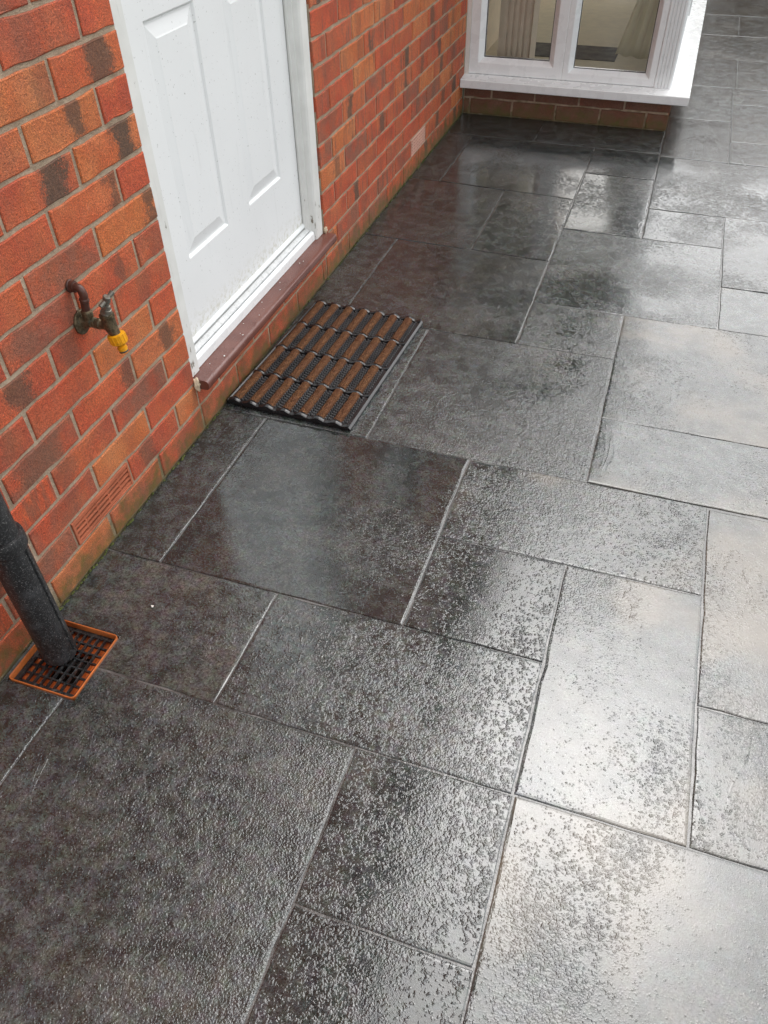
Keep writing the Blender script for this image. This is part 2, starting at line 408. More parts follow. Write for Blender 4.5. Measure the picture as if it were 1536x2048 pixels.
def inset(poly, d):
    n = len(poly); out = []
    for i in range(n):
        p0, p1, p2 = Vector(poly[i-1]), Vector(poly[i]), Vector(poly[(i+1) % n])
        e1 = (p1-p0).normalized(); e2 = (p2-p1).normalized()
        n1 = Vector((-e1.y, e1.x)); n2 = Vector((-e2.y, e2.x))
        k = 1 + n1.dot(n2)
        out.append(p1 + (n1+n2)*(d/k))
    return out
slab_i = 0
def slab(poly, wet=-.35, lump=.55, brown=.5, gap=.0017, tilt=.12, rough_edge=.0009, zoff=None, bloom=None):
    """one paving slab; poly is counter-clockwise world xy"""
    global slab_i; slab_i += 1
    rnd = random.Random(slab_i*13+5)
    g = gap*rnd.uniform(.8, 1.25)
    P = inset(poly, g); pts = []
    n = len(P)
    for i in range(n):
        a, b = P[i], P[(i+1) % n]; L = (b-a).length; k = max(1, int(L/.045))
        e = (b-a).normalized(); nn = Vector((-e.y, e.x))
        for j in range(k):
            q = a + (b-a)*(j/k)
            jj = rnd.gauss(0, rough_edge*.7)
            if rnd.random() < .06: jj += rnd.uniform(.001, .0025)
            if j == 0: q = q + (nn*1)*.0012
            pts.append((q + nn*max(-.0015, jj), nn))
    c = sum((p for p, _ in pts), Vector((0, 0)))/len(pts)
    N = len(pts); v = []
    for (p, nn) in pts: v.append((p.x-c.x, p.y-c.y, -.03))
    for (p, nn) in pts: v.append((p.x-c.x, p.y-c.y, -.0012))
    for i, (p, nn) in enumerate(pts):
        nb = (pts[i-1][1] + nn); nb = nb.normalized() if nb.length > .1 else nn
        w = .0022*rnd.uniform(.7, 1.4); v.append((p.x+nb.x*w-c.x, p.y+nb.y*w-c.y, -.0003))
    for i, (p, nn) in enumerate(pts):
        nb = (pts[i-1][1] + nn); nb = nb.normalized() if nb.length > .1 else nn
        w = .006; v.append((p.x+nb.x*w-c.x, p.y+nb.y*w-c.y, 0))
    f = []
    for r in range(3):
        for i in range(N): f.append((r*N+i, r*N+(i+1) % N, (r+1)*N+(i+1) % N, (r+1)*N+i))
    f.append(list(range(3*N, 4*N)))
    me = mesh('paving_slab', v, f)
    z = rnd.uniform(-.0006, .0008) if zoff is None else zoff
    o = link('paving_slab', me, slab_m, patio, (c.x, c.y, z), (R_(max(-.13, min(.13, rnd.gauss(0, tilt*.7)))), R_(max(-.13, min(.13, rnd.gauss(0, tilt*.7)))), 0))
    o['seed'] = rnd.uniform(0, 40); o['wet'] = float(wet); o['lump'] = float(lump); o['brown'] = float(brown)
    o['tone'] = float(rnd.uniform(.72, 1.15)) if c.x < .95 else float(rnd.uniform(.85, 1.3)); o['bloom'] = float(bloom if bloom is not None else (.55 if c.x > .95 and c.y < 1.2 else 0))
    return o
def rect(x0, x1, y0, y1, **k): return slab([(x0, y0), (x1, y0), (x1, y1), (x0, y1)], **k)
dY = lambda x: 1.931-.058*min(x, .74)
eY = lambda x: 1.318-.030*x
rect(0, .143, -.485, .100, wet=-.5, lump=0.45, brown=.6)
rect(.143, .739, -.485, .100, wet=.30, lump=0.36, brown=.9, tilt=.03)        # holds a film of water, mirrors the door
rect(.739, 1.345, -.200, .100, wet=-0.05, lump=0.85, brown=.3)
rect(.739, 1.042, -.485, -.200, wet=0.00, lump=0.95, brown=.3)
rect(1.042, 1.345, -.785, -.200, wet=.22, lump=0.43, brown=.1)
slab([(DX1, -.785), (.443, -.785), (.443, -.485), (0, -.485), (0, DY1), (DX1, DY1)], wet=.1, lump=0.45, brown=1.0)
rect(.443, 1.042, -.785, -.485, wet=-0.05, lump=0.92, brown=.4)
rect(0, .147, -1.385, DY0, wet=-.5, lump=0.45, brown=.7)
slab([(.147, -1.385), (.741, -1.385), (.741, -.785), (DX1, -.785), (DX1, DY0), (.147, DY0)], wet=-.32, lump=0.40, brown=.9)
rect(.741, 1.044, -1.080, -.785, wet=-0.05, lump=0.90, brown=.2)
rect(.741, 1.044, -1.680, -1.080, wet=0.00, lump=0.85, brown=.2)
rect(1.044, 1.648, -1.385, -.785, wet=.18, lump=0.47, brown=.1)
rect(1.345, 1.95, -.785, -.493, wet=.05, lump=0.50, brown=.1)
rect(1.345, 1.95, -.493, .090, wet=.22, lump=0.50, brown=.1)
rect(0, .447, .100, .700, wet=-.35, lump=0.45, brown=.5)
rect(.447, 1.046, .100, .700, wet=-.25, lump=0.40, brown=.5)
rect(1.046, 1.648, .100, .387, wet=.1, lump=0.40, brown=.1)
rect(1.046, 1.648, .387, .980, wet=.1, lump=0.47, brown=.1)
slab([(0, .700), (.141, .700), (.141, eY(.141)), (0, eY(0))], wet=-.4, lump=0.45, brown=.6)
slab([(.141, .700), (.740, .700), (.740, eY(.74)), (.141, eY(.141))], wet=.0, lump=0.50, brown=.9)
rect(.740, 1.046, .700, .980, wet=-.2, lump=0.43, brown=.6)
rect(.740, 1.345, .980, 1.590, wet=.08, lump=0.40, brown=.2)
slab([(0, eY(0)), (.438, eY(.438)), (.438, dY(.438)), (0, dY(0))], wet=.05, lump=0.50, brown=.9)
slab([(.438, eY(.438)), (.740, eY(.74)), (.740, dY(.74)), (.438, dY(.438))], wet=.22, lump=0.50, brown=.5)
rect(.740, 1.045, 1.590, 2.200, wet=.2, lump=0.50, brown=.2)
slab([(.142, dY(.142)), (.740, dY(.74)), (.740, 2.530), (.142, 2.535)], wet=.28, lump=0.50, brown=.3)
slab([(0, dY(0)), (.142, dY(.142)), (.142, 2.535), (0, 2.540)], wet=-.4, lump=0.45, brown=.5)
rect(.740, 1.045, 2.200, 2.530, wet=.2, lump=0.50, brown=.2)
slab([(0, 2.540), (.444, 2.530), (.444, 2.860), (0, 2.860)], wet=-.3, lump=0.45, brown=.4)
rect(.444, 1.045, 2.530, 2.860, wet=-.3, lump=0.45, brown=.4)
rect(1.045, 1.345, 1.590, 1.885, wet=.05, lump=0.43, brown=.1)
rect(1.345, 1.95, 1.278, 1.885, wet=.12, lump=0.50, brown=.1, zoff=.002)
rect(1.345, 1.95, .980, 1.278, wet=.12, lump=0.50, brown=.1)
rect(1.045, 1.648, 1.885, 2.500, wet=.0, lump=0.54, brown=.2)
rect(1.045, 1.352, 2.500, 3.090, wet=-.2, lump=0.30, brown=.4)
rect(1.352, 1.95, 2.500, 2.790, wet=-.2, lump=0.30, brown=.5)
rect(1.352, 1.95, 2.790, 3.390, wet=-.35, lump=0.20, brown=.8)
rect(1.045, 1.352, 3.090, 3.690, wet=-.35, lump=0.20, brown=.7)
rect(1.352, 1.95, 3.390, 3.690, wet=-.35, lump=0.20, brown=.8)
for y0, y1 in ((3.69, 4.29), (4.29, 4.89), (4.89, 5.49), (5.49, 6.09), (6.09, 6.69), (6.69, 7.29)):
    k = int(round((y0-3.69)/.6)) % 2
    xm = 1.37 if k == 0 else 1.65
    rect(1.045, xm, y0, y1, wet=-.4, lump=0.14, brown=.9); rect(xm, 1.95, y0, y1, wet=-.4, lump=0.14, brown=.9)
for a in ((1.648, 1.95, .09, .98), (1.648, 1.95, -1.385, -.785), (1.648, 1.95, 1.885, 2.5), (0, .741, -1.985, -1.385), (1.044, 1.648, -1.985, -1.385),
          (1.648, 1.95, -1.985, -1.385), (.741, 1.044, -1.985, -1.68), (0, .6, -2.585, -1.985), (.6, 1.2, -2.585, -1.985), (1.2, 1.95, -2.585, -1.985)):
    rect(*a, wet=.05, lump=0.50, brown=.3)
for i in range(3):
    for j in range(16):
        y0 = -2.585 + .6*j + (.3 if i % 2 else 0)
        if y0+.6 > 7.4: continue
        rect(1.95+.6*i, 2.55+.6*i, y0, y0+.6, wet=.05, lump=0.50, brown=.3)

# ------------------------------------------------------------------ house: walls and bricks
house = empty('brick_house', (0, 0, 0))
tag(house, 'red brick house with white panelled door, brown sill and low white bay window', 'house')
OY0, OY1 = 0.0, .937
H1 = .078
def bed(b): return H1 + .075*(b-1)
NC = 16; ZT = bed(NC)
w = MB()
MX = -.0036
VZ0, VZ1 = .0825, .1485
for (ya_, yb_, va, vb) in ((-1.35, OY0, -.5565, -.3365), (OY1, 2.862, 1.9455, 2.1545)):
    w.box(-.25, MX, ya_, va, -.05, ZT); w.box(-.25, MX, vb, yb_, -.05, ZT)
    w.box(-.25, MX, va, vb, -.05, VZ0); w.box(-.25, MX, va, vb, VZ1, ZT); w.box(-.25, -.049, va, vb, VZ0, VZ1)
w.box(-.25, MX, OY0, OY1, -.05, .128)
wall = w.build('wall', mortar_m, house)
u = MB()
u.box(-.25, .0, -5, 2.862, 2.16, 5.05)
u.box(-.25, .0, -5, OY0, ZT+.002, 2.16)
u.box(-.25, .0, OY1, 1.33, ZT+.002, 2.16); u.box(-.25, .0, 2.33, 2.862, ZT+.002, 2.16)
u.box(-.25, .0, 1.33, 2.33, ZT+.002, 1.26); u.box(-.25, .0, 1.33, 2.33, 2.12, 2.16)
u.box(-.25, .0, -5, -1.352, -.05, ZT+.002)
u.box(-.25, .0, 2.862, 8.5, 2.36, 5.05)
upper = u.build('upper_wall', far_m, house)

BR = {}
def brick_mesh(L, H, var, D=.05):
    key = (round(L, 4), round(H, 4), var)
    if key in BR: return BR[key]
    r = random.Random(hash(key) & 0xffff)
    h, l = H/2, L/2; j = lambda: r.gauss(0, .0010) - (r.uniform(.001, .003) if r.random() < .12 else 0)
    nL = 6 if L > .15 else 3
    out = []
    for i in range(nL): out.append((-l + L*i/nL + (j() if i else 0), -h + j()))
    out.append((l + j()*.6, -h + j()))
    for i in range(nL): out.append((l - L*i/nL + (j() if i else 0), h + j()))
    out.append((-l + j()*.6, h + j()))
    n = len(out); v = []
    for (y, z) in out: v.append((-D, y, z))
    for (y, z) in out: v.append((-.002 + r.gauss(0, .0004), y, z))
    for (y, z) in out:
        v.append((r.gauss(0, .0005), y*(1-.0022/l), z*(1-.0022/h)))
    f = [(i, (i+1) % n, n+(i+1) % n, n+i) for i in range(n)] + [(n+i, n+(i+1) % n, 2*n+(i+1) % n, 2*n+i) for i in range(n)] + [list(range(2*n, 3*n))]
    me = mesh('brick', v, f); me.materials.append(brick_m); BR[key] = me
    bm = bmesh.new(); bm.from_mesh(me); bmesh.ops.recalc_face_normals(bm, faces=bm.faces)
    # front must face +x
    fr = max(bm.faces, key=lambda q: q.calc_center_median().x)
    if fr.normal.x < 0: bmesh.ops.reverse_faces(bm, faces=bm.faces)
    bm.to_mesh(me); bm.free()
    return me
# hand-read brick colours (course, index from the left jamb): tint, burn, position(-1..1), width, dark
LOOK = {
 (14,0):(.15,0,0,.1,.1),(14,1):(.1,.35,-.2,.5,.35),(14,2):(.5,.6,.3,.3,.2),(15,0):(.2,.2,0,.3,.2),(15,1):(.0,.4,.2,.5,.5),
 (13,0):(.45,.85,.35,.42,0),(13,1):(.85,.35,.75,.3,.2),(12,0):(.1,0,0,.1,.1),(12,1):(.85,.8,.3,.26,.1),(12,2):(.5,.5,-.2,.5,.3),
 (11,0):(.75,.95,.45,.40,0),(11,1):(.2,.95,.4,.45,.2),(11,2):(.1,.1,0,.2,.1),(10,0):(.05,0,0,.1,.1),(10,1):(.5,.7,.85,.25,0),(10,2):(.15,.1,.5,.3,.1),
 (9,0):(.95,.75,.85,.28,0),(9,1):(.1,.3,.1,.6,.6),(9,2):(.2,.3,-.3,.4,.2),(8,0):(.1,.25,.3,.5,.4),(8,1):(.2,.55,.45,.22,.1),(8,2):(.05,.4,-.3,.6,.6),
 (7,0):(.15,.3,.0,.3,.2),(7,1):(.1,.35,-.5,.4,.4),(7,2):(.15,.8,.1,.45,.2),(6,0):(.1,.1,0,.2,.1),(6,1):(.9,.15,-.6,.3,.1),(6,2):(.15,.15,-.8,.25,.2),(6,3):(.1,.3,.5,.3,.3),
 (5,0):(.65,.75,.35,.28,.1),(5,1):(.1,.7,.9,.3,.1),(5,2):(.15,.6,-.1,.7,.6),(5,3):(.1,.3,0,.4,.2),(4,0):(.45,0,0,.1,.1),(4,1):(.05,.35,.5,.5,.75),(4,2):(.25,.4,-.75,.4,.3),
 (3,0):(.1,.3,.9,.3,.2),(3,1):(.85,.15,.3,.3,.1),(3,2):(.1,.3,0,.5,.45),(2,0):(.9,.3,.9,.4,.1),(2,1):(.1,.6,-.35,.35,.2),(2,3):(.2,.3,0,.6,.7),(1,1):(.4,.3,.3,.4,.4),(1,2):(.9,.1,0,.3,.2),
}
def put_brick(parent, loc, L, H, look=None, rot=0, rnd=random):
    var = rnd.randrange(5)
    o = bpy.data.objects.new('brick', brick_mesh(L, H, var)); col.objects.link(o); o.parent = parent
    o.location = loc; o.rotation_euler = (R_(rnd.gauss(0, .12)), 0, rot)
    if look is None:
        k = rnd.random()
        if k < .40: look = (rnd.uniform(0, .25), rnd.uniform(0, .25), rnd.uniform(-.8, .8), .3, rnd.uniform(0, .35))
        elif k < .62: look = (rnd.uniform(.2, .6), rnd.uniform(.6, .95), rnd.uniform(-.7, .9), rnd.uniform(.15, .4), .15)
        elif k < .82: look = (rnd.uniform(.6, 1), rnd.uniform(0, .6), rnd.uniform(-.9, .9), rnd.uniform(.1, .3), .05)
        else: look = (rnd.uniform(0, .2), rnd.uniform(0, .5), rnd.uniform(-.8, .8), .4, rnd.uniform(.5, .85))
        band = rnd.uniform(.25, .9)
    else: band = rnd.uniform(0, .15)
    o['tint'], o['burn'], o['bpos'], o['bwid'], o['dark'] = float(look[0]), float(look[1]), float(look[2]*L/2), float(max(.012, look[3]*L/2)), float(look[4])
    o['band'] = float(band); o['seed'] = rnd.uniform(0, 30)
    return o
rb = random.Random(31)
BH = .0655
AIRL = (-.5570, -.3360); AIRR = (1.945, 2.155)
def zc(c):
    z0 = bed(c-1)+.0048 if c > 1 else .004; z1 = bed(c)-.0048
    return (z0+z1)/2, z1-z0
for c in range(1, NC+1):
    zm, hh = zc(c)
    # left of the door
    y = 0.0; idx = 0
    if c == 1: y = -.0 
    first = .1025 if c % 2 == 0 else .215
    L = first
    while y > -1.3:
        y0 = y-L
        if not (c == 2 and y0 < AIRL[1]-.01 and y > AIRL[0]+.01):
            put_brick(wall, (0, (y+y0)/2, zm), L-.0005, hh, LOOK.get((c, idx)), 0, rb)
        y = y0-.010; L = .215; idx += 1
    # right of the door
    y = OY1; L = first
    while y < 2.84:
        y1 = min(y+L, 2.855)
        if c == 2 and y1 > AIRR[0]-.005 and y < AIRR[1]+.005:
            if AIRR[0]-.008-y > .03: put_brick(wall, (0, (y+AIRR[0]-.008)/2, zm), AIRR[0]-.008-y, hh, None, 0, rb)
            if y1-AIRR[1]-.008 > .03: put_brick(wall, (0, (y1+AIRR[1]+.008)/2, zm), y1-AIRR[1]-.008, hh, None, 0, rb)
        elif y1-y > .02:
            put_brick(wall, (0, (y+y1)/2, zm), round(y1-y-.0005, 4), hh, None, 0, rb)
        y = y1+.010; L = .215
    # under the door sill
    if c <= 2:
        y = .010 if c == 1 else .006
        first2 = .205 if c == 1 else .11
        L = first2
        while y < OY1-.02:
            y1 = min(y+L, OY1-.010)
            h2 = hh if c == 1 else .0455; z2 = zm if c == 1 else bed(1)+.0048+.0455/2
            put_brick(wall, (-.0004, (y+y1)/2, z2), round(y1-y, 4), h2, (.15 if c == 1 else .25, .3, rb.uniform(-.6, .6), .3, .3), 0, rb)
            y = y1+.010; L = .215

# moss in the wall foot
mo = MB(); rm = random.Random(3)
def moss_blob(x, y, z, r):
    v = [(0, 0, r*.7)]; n = 6
    for k in range(n):
        a = 2*math.pi*k/n; q = r*rm.uniform(.6, 1.2); v.append((math.cos(a)*q, math.sin(a)*q*1.5, -.001))
    mo.add([(x+a, y+b, z+c_) for a, b, c_ in v], [(0, 1+k, 1+(k+1) % n) for k in range(n)])
for i in range(900):
    y = rm.uniform(-1.3, 2.85)
    dens = .5+.5*math.sin(y*5.1+1)*math.sin(y*2.3)
    if rm.random() > .25+.75*dens: continue
    if -.88 < y < -.69 or .1 < y < .75 and rm.random() < .5: continue
    moss_blob(rm.uniform(.0, .0055), y, rm.uniform(-.003, .002), rm.uniform(.0018, .0045))
tag(mo.build('moss', moss_m), 'thin line of green moss along the wall foot by the paving', 'moss', kind='stuff')

# ------------------------------------------------------------------ air bricks
ab = empty('air_brick'); ab.parent = house
zc2, hh2 = zc(2); a0, a1 = AIRL; zA, zB = zc2-hh2/2, zc2+hh2/2
MB().box(-.048, -.040, a0, a1, zA, zB).build('backing', void_m, ab)
fr = MB(); fr.box(-.03, .0015, a0, a0+.007, zA, zB, .001); fr.box(-.03, .0015, a1-.006, a1, zA, zB, .001)
fr.box(-.03, .001, a0+.007, a1-.006, zB-.010, zB, .001); fr.box(-.03, .001, a0+.007, a1-.006, zA, zA+.004, .001)
fr.build('vent_frame', terra_m, ab)
ns = 4; zs0, zs1 = zA+.004, zB-.010; ps = (zs1-zs0)/ns
for i in range(ns):
    z = zs0 + ps*(i+.5)
    s_ = MB(); s_.prism([(-.0045, z+ps*.12), (.0, z+ps*.10), (.0, z-ps*.32), (-.0045, z-ps*.30)], 1, a0+.0072, a1-.0062)
    s_.build('slat', terra_m, ab)
for i in range(1, 5):
    y = a0 + (a1-a0)*i/5
    MB().box(-.012, -.0012, y-.0022, y+.0022, zs0, zs1).build('mullion', terra_m, ab)
tag(ab, 'terracotta louvred air brick low in the wall beside the downpipe')
ar = empty('air_brick'); ar.parent = house
b0, b1 = AIRR
MB().box(-.045, -.030, b0, b1, zA, zB).build('backing', void2_m, ar)
g = MB(); nr, ncn = 5, 8
for i in range(nr+1):
    z = zA + (zB-zA)*i/nr; g.box(-.018, .002, b0, b1, max(zA, z-.0020), min(zB, z+.0020))
g.build('vent_rails', terra2_m, ar)
g = MB()
for i in range(ncn+1):
    y = b0 + (b1-b0)*i/ncn; g.box(-.017, .0012, max(b0, y-.0030), min(b1, y+.0030), zA+.001, zB-.001)
g.build('vent_uprights', terra2_m, ar)
tag(ar, 'pale terracotta air brick with a grid of square holes near the bay')

# ------------------------------------------------------------------ door set
XD = -.050
df = empty('door_frame'); df.parent = house
FZ0 = .166
def jamb(name, ya, yb, face, bead):
    m = MB()
    # profile in (x,y): front face, inner return with a bead
    if face == 'L': prof = [(-.12, ya), (-.010, ya), (-.008, ya+.004), (-.008, yb-.006), (-.012, yb), (XD+.004, yb), (XD+.004, yb-.012), (-.12, yb-.012)]
    else: prof = [(-.12, yb), (-.010, yb), (-.007, yb-.004), (-.007, ya+.006), (-.012, ya), (-.026, ya-.002), (-.027, ya-.007), (XD+.010, ya-.009), (XD+.008, ya-.013), (XD-.005, ya-.013), (-.12, ya)]
    m.prism(prof, 2, FZ0, 2.10); return m.build(name, paint_m, df)
jamb('frame_jamb', .003, .050, 'L', 0)
jamb('frame_jamb', .878, .934, 'R', 0)
MB().box(-.12, -.008, .003, .934, 2.101, 2.155, .003).build('frame_head', paint_m, df)
MB().box(XD-.004, XD+.0015, .8622, .8645, .225, 2.09).build('door_seal', greyseal_m, df)
door = empty('door'); door.parent = house
tag(door, 'white moulded panel door with faint scuffs')
ys = [.044, .165, .384, .518, .738, .862]; zs = [.224, .420, .952, 1.130, 1.560, 1.68, 1.92, 2.095]
leaf = MB(); panels = []
for i in range(5):
    for j in range(7):
        y0, y1, z0, z1 = ys[i], ys[i+1], zs[j], zs[j+1]
        if i in (1, 3) and j in (1, 3, 5): panels.append((y0, y1, z0, z1)); continue
        leaf.add([(XD, y0, z0), (XD, y1, z0), (XD, y1, z1), (XD, y0, z1)], [(0, 1, 2, 3)])
for (a, b, c, d) in ((ys[0], ys[-1], zs[0], zs[-1]),):
    leaf.add([(XD-.044, a, c), (XD-.044, b, c), (XD-.044, b, d), (XD-.044, a, d), (XD, a, c), (XD, b, c), (XD, b, d), (XD, a, d)], [(0, 3, 2, 1), (0, 1, 5, 4), (1, 2, 6, 5), (2, 3, 7, 6), (3, 0, 4, 7)])
leaf.build('door_leaf', door_m, door)
for (y0, y1, z0, z1) in panels:
    rings = [(0, 0), (.002, -.0010), (.006, -.0060), (.011, -.0064), (.038, -.0012), (.041, -.0002)]
    m = MB(); v = []
    for (k, dx) in rings:
        v += [(XD+dx, y0+k, z0+k), (XD+dx, y1-k, z0+k), (XD+dx, y1-k, z1-k), (XD+dx, y0+k, z1-k)]
    f = []
    for r in range(len(rings)-1):
        for i in range(4): f.append((r*4+i, r*4+(i+1) % 4, (r+1)*4+(i+1) % 4, (r+1)*4+i))
    f.append([4*(len(rings)-1)+i for i in range(4)])
    m.add(v, f); o = m.build('panel', door_m, door)
hd = MB(); hd.box(XD+.001, XD+.012, .795, .825, 1.02, 1.24, .003); hd.sweep([(XD+.01, .81, 1.16), (XD+.05, .81, 1.16), (XD+.055, .80, 1.16), (XD+.055, .69, 1.158)], .009, 10)
hd.build('door_handle', steel_m, door, True)
# weatherboard, threshold and sill
th = empty('door_threshold'); th.parent = house
MB().prism([(-.052, .2235), (-.048, .2235), (-.0425, .2160), (-.0425, .2120), (-.052, .2120)], 1, .051, .864).build('drip_bar', upvc_m, th)
MB().box(-.060, -.0445, .0505, .866, .192, .2115).build('threshold_riser', greyseal_m, th)
MB().prism([(-.0443, .188), (-.0443, .2045), (-.0425, .2050), (-.0300, .2005), (-.0290, .1990), (-.0290, .188)], 1, .0505, .872).build('threshold_tread', alu_m, th)
MB().box(-.060, -.0262, .0507, .873, .1835, .1878).build('threshold_groove', seal_m, th)
MB().prism([(-.06, .1667), (-.06, .183), (-.0260, .1832), (-.0258, .1965), (-.0240, .1972), (-.0155, .1930), (-.0140, .1900), (-.0135, .1667)], 1, .0505, .8745).build('threshold_nose', upvc_m, th)
sp = [(-.10, .1405), (-.10, .1665), (-.02, .1655), (.024, .1622), (.0330, .1605), (.0362, .1570), (.0375, .1500), (.0360, .1380), (.0310, .1340), (.0010, .1345), (.0010, .1405)]
so = MB().prism(sp, 1, .006, .949).build('door_sill', sill_m, house, True)
tag(so, 'brown painted door sill specked with white flakes')
def lump_mesh(name, c, r, mat, parent, seed, squash=(1, 1, 1)):
    rr = random.Random(seed); bm = bmesh.new(); bmesh.ops.create_icosphere(bm, subdivisions=3, radius=1)
    for vtx in bm.verts:
        n_ = vtx.co.normalized(); k = 1+.22*math.sin(n_.x*5+seed)*math.cos(n_.y*4+seed*2)+.15*math.sin(n_.z*9+seed)+rr.uniform(-.06, .06)
        vtx.co = Vector((n_.x*squash[0], n_.y*squash[1], n_.z*squash[2]))*r*k
    me = bpy.data.meshes.new(name); bm.to_mesh(me); bm.free()
    for p in me.polygons: p.use_smooth = True
    return link(name, me, mat, parent, c)
lump_mesh('sealant', (.004, .002, .150), .014, seal_cream_m, house, 2, (.6, .7, 1.35))
lump_mesh('sealant', (.003, .008, .133), .009, seal_cream_m, house, 5, (.6, .9, .8))
lump_mesh('sealant', (.000, .940, .176), .010, seal_cream_m, house, 9, (.6, .8, 1.2))
# window bay -------------------------------------------------------
YB = 2.86; XB = 1.045; YE = 6.0
bw = MB(); bw.box(.001, XB-.006, YB+.006, YB+.11, -.05, .142); bw.box(.93, XB-.0062, YB+.11, YE, -.05, .142)
bw.box(.001, XB, YE, YE+.1, -.05, .70)
bayw = bw.build('bay_wall', mortar_m, house)
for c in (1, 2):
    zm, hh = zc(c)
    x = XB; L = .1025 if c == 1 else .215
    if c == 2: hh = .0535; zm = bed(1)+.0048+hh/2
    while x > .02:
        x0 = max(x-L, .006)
        if x-x0 > .02: put_brick(bayw, ((x+x0)/2, YB, zm), round(x-x0, 4), hh, (.25 if rb.random() < .2 else .05, .8, rb.uniform(-.5, .5), 2.6, .8), R_(-90), rb)  # front bricks darkened all over: wet brick plus overhang shade in the colour
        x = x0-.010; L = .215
    # return face of the bay
    y = YB+ (.004 if c == 1 else .004); L = .205 if c == 1 else .095; first = True
    while y < YE-.02:
        y1 = min(y+L, YE); put_brick(bayw, (XB-.0012, (y+y1)/2+.001, zm), round(y1-y-.002, 4), hh, None, 0, rb); y = y1+.010; L = .215
win = empty('bay_window'); win.parent = house
tag(win, 'white plastic framed bay window with a deep white sill')
ZS, ZW = .190, 2.10
# L-shaped cill with a mitre
prof = [(0, .1445), (.083, .1430), (.0855, .1455), (.0850, .1790), (.0820, .1822), (0, .1895)]   # (distance outwards, z)
def cill_pts(d, z): return [(.002, YB-d, z), (XB-.02+d*1.12, YB-d, z), (XB-.02+d*1.12, YE, z)]
cm = MB(); rows = [cill_pts(d, z) for d, z in [(-.05, .1445)]+prof+[(-.05, .1905)]]
vv = [p for r_ in rows for p in r_]; n = len(rows)
cm.add(vv, [(r_*3+k, r_*3+k+1, ((r_+1) % n)*3+k+1, ((r_+1) % n)*3+k) for r_ in range(n) for k in range(2)] + [[r_*3 for r_ in range(n)], [r_*3+2 for r_ in range(n)][::-1]])
cm.build('window_sill', upvc_m, win)
def pane_frame(name, o_, m_, i_, depth, plane, back=.06):
    """o_/m_/i_: outer, mid, inner rectangles (a0,a1,z0,z1); plane maps (a, depth, z) to world"""
    v = []
    def ring(r_, d): return [plane(r_[0], d, r_[2]), plane(r_[1], d, r_[2]), plane(r_[1], d, r_[3]), plane(r_[0], d, r_[3])]
    rings = [ring(o_, back), ring(o_, .0025), ring((o_[0]+.0025, o_[1]-.0025, o_[2]+.0025, o_[3]-.0025), 0), ring(m_, 0), ring((m_[0]+.004, m_[1]-.004, m_[2]+.004, m_[3]-.004), .003), ring(i_, depth), ring(i_, back), ]
    f = []
    for r_ in rings: v += r_
    R__ = len(rings)
    for r_ in range(R__):
        for k in range(4): f.append((r_*4+k, r_*4+(k+1) % 4, ((r_+1) % R__)*4+(k+1) % 4, ((r_+1) % R__)*4+k))
    m = MB(); m.add(v, f); o = m.build(name, upvc_m, win); return o
front = lambda a, d, z: (a, YB+d, z)
XS = 1.025
side = lambda a, d, z: (XS-d, a, z)
def pane(o_, plane, wf=.038, wb=.062, nm='window_frame'):
    fr_ = pane_frame(nm, o_, (o_[0]+wf, o_[1]-wf, o_[2]+wf+.004, o_[3]-wf), (o_[0]+wb, o_[1]-wb, o_[2]+wb+.002, o_[3]-wb), .024, plane)
    g_ = (o_[0]+wb-.004, o_[1]-wb+.004, o_[2]+wb-.002, o_[3]-wb+.004)
    gm = MB().add([plane(g_[0], .030, g_[2]), plane(g_[1], .030, g_[2]), plane(g_[1], .030, g_[3]), plane(g_[0], .030, g_[3])], [(0, 1, 2, 3)])
    gm.build('window_pane', glass_m, fr_)
    sl = MB(); k = .0035
    gi = (o_[0]+wb, o_[1]-wb, o_[2]+wb+.002, o_[3]-wb)
    for (a0_, a1_, z0_, z1_) in ((gi[0], gi[1], gi[2], gi[2]+k), (gi[0], gi[0]+k, gi[2]+k, gi[3]), (gi[1]-k, gi[1], gi[2]+k, gi[3])):
        sl.add([plane(a0_, .0275, z0_), plane(a1_, .0275, z0_), plane(a1_, .0275, z1_), plane(a0_, .0275, z1_)], [(0, 1, 2, 3)])
    sl.build('glazing_seal', seal_m, fr_)
pane((.022, .4955, ZS+.001, ZW), front, .046, .071)
pane((.4957, .944, ZS+.001, ZW), front, .028, .033+.017)
MB().box(.0012, .0215, YB-.004, YB+.058, ZS-.002, ZW).build('edge_sealant', seal_white_m, win)
# fluted corner post
cp = [(.9445, YB+.06), (.9445, YB-.001)]
nfl = 4; x0 = .948; wd = .062/nfl
for i in range(nfl):
    a = x0+i*wd; cp += [(a, YB-.003), (a+wd*.60, YB-.003), (a+wd*.68, YB+.002), (a+wd*.92, YB+.002)]
cp += [(1.011, YB-.003), (1.020, YB-.002), (1.0265, YB+.004), (1.0270, YB+.06)]
MB().prism(cp, 2, ZS-.0005, ZW).build('corner_post', upvc_m, win)
for k in range(4):
    y0 = YB+.065+k*.765; pane((y0, y0+.763, ZS-.0005, ZW), side, .036, .056, 'window_frame')
hm = MB(); hm.box(XS+.001, XS+.010, 3.86, 3.885, .30, .52, .003); hm.box(XS+.0105, XS+.030, 3.86, 3.885, .46, .485, .004)
hm.build('window_handle', upvc_m, win, True)
pane((.005, XB-.01, .7005, ZW), lambda a, d, z: (a, YE+.09-d, z), .05, .07)  # unseen end window, added to let more daylight into the room
fa = MB(); fa.box(.001, 1.06, YB-.035, YE+.02, 2.1015, 2.29, .004); fa.build('bay_fascia', upvc_m, house)
MB().box(.001, 1.10, YB-.075, YE+.06, 2.2915, 2.36, .006).build('bay_roof', roof_m, house)
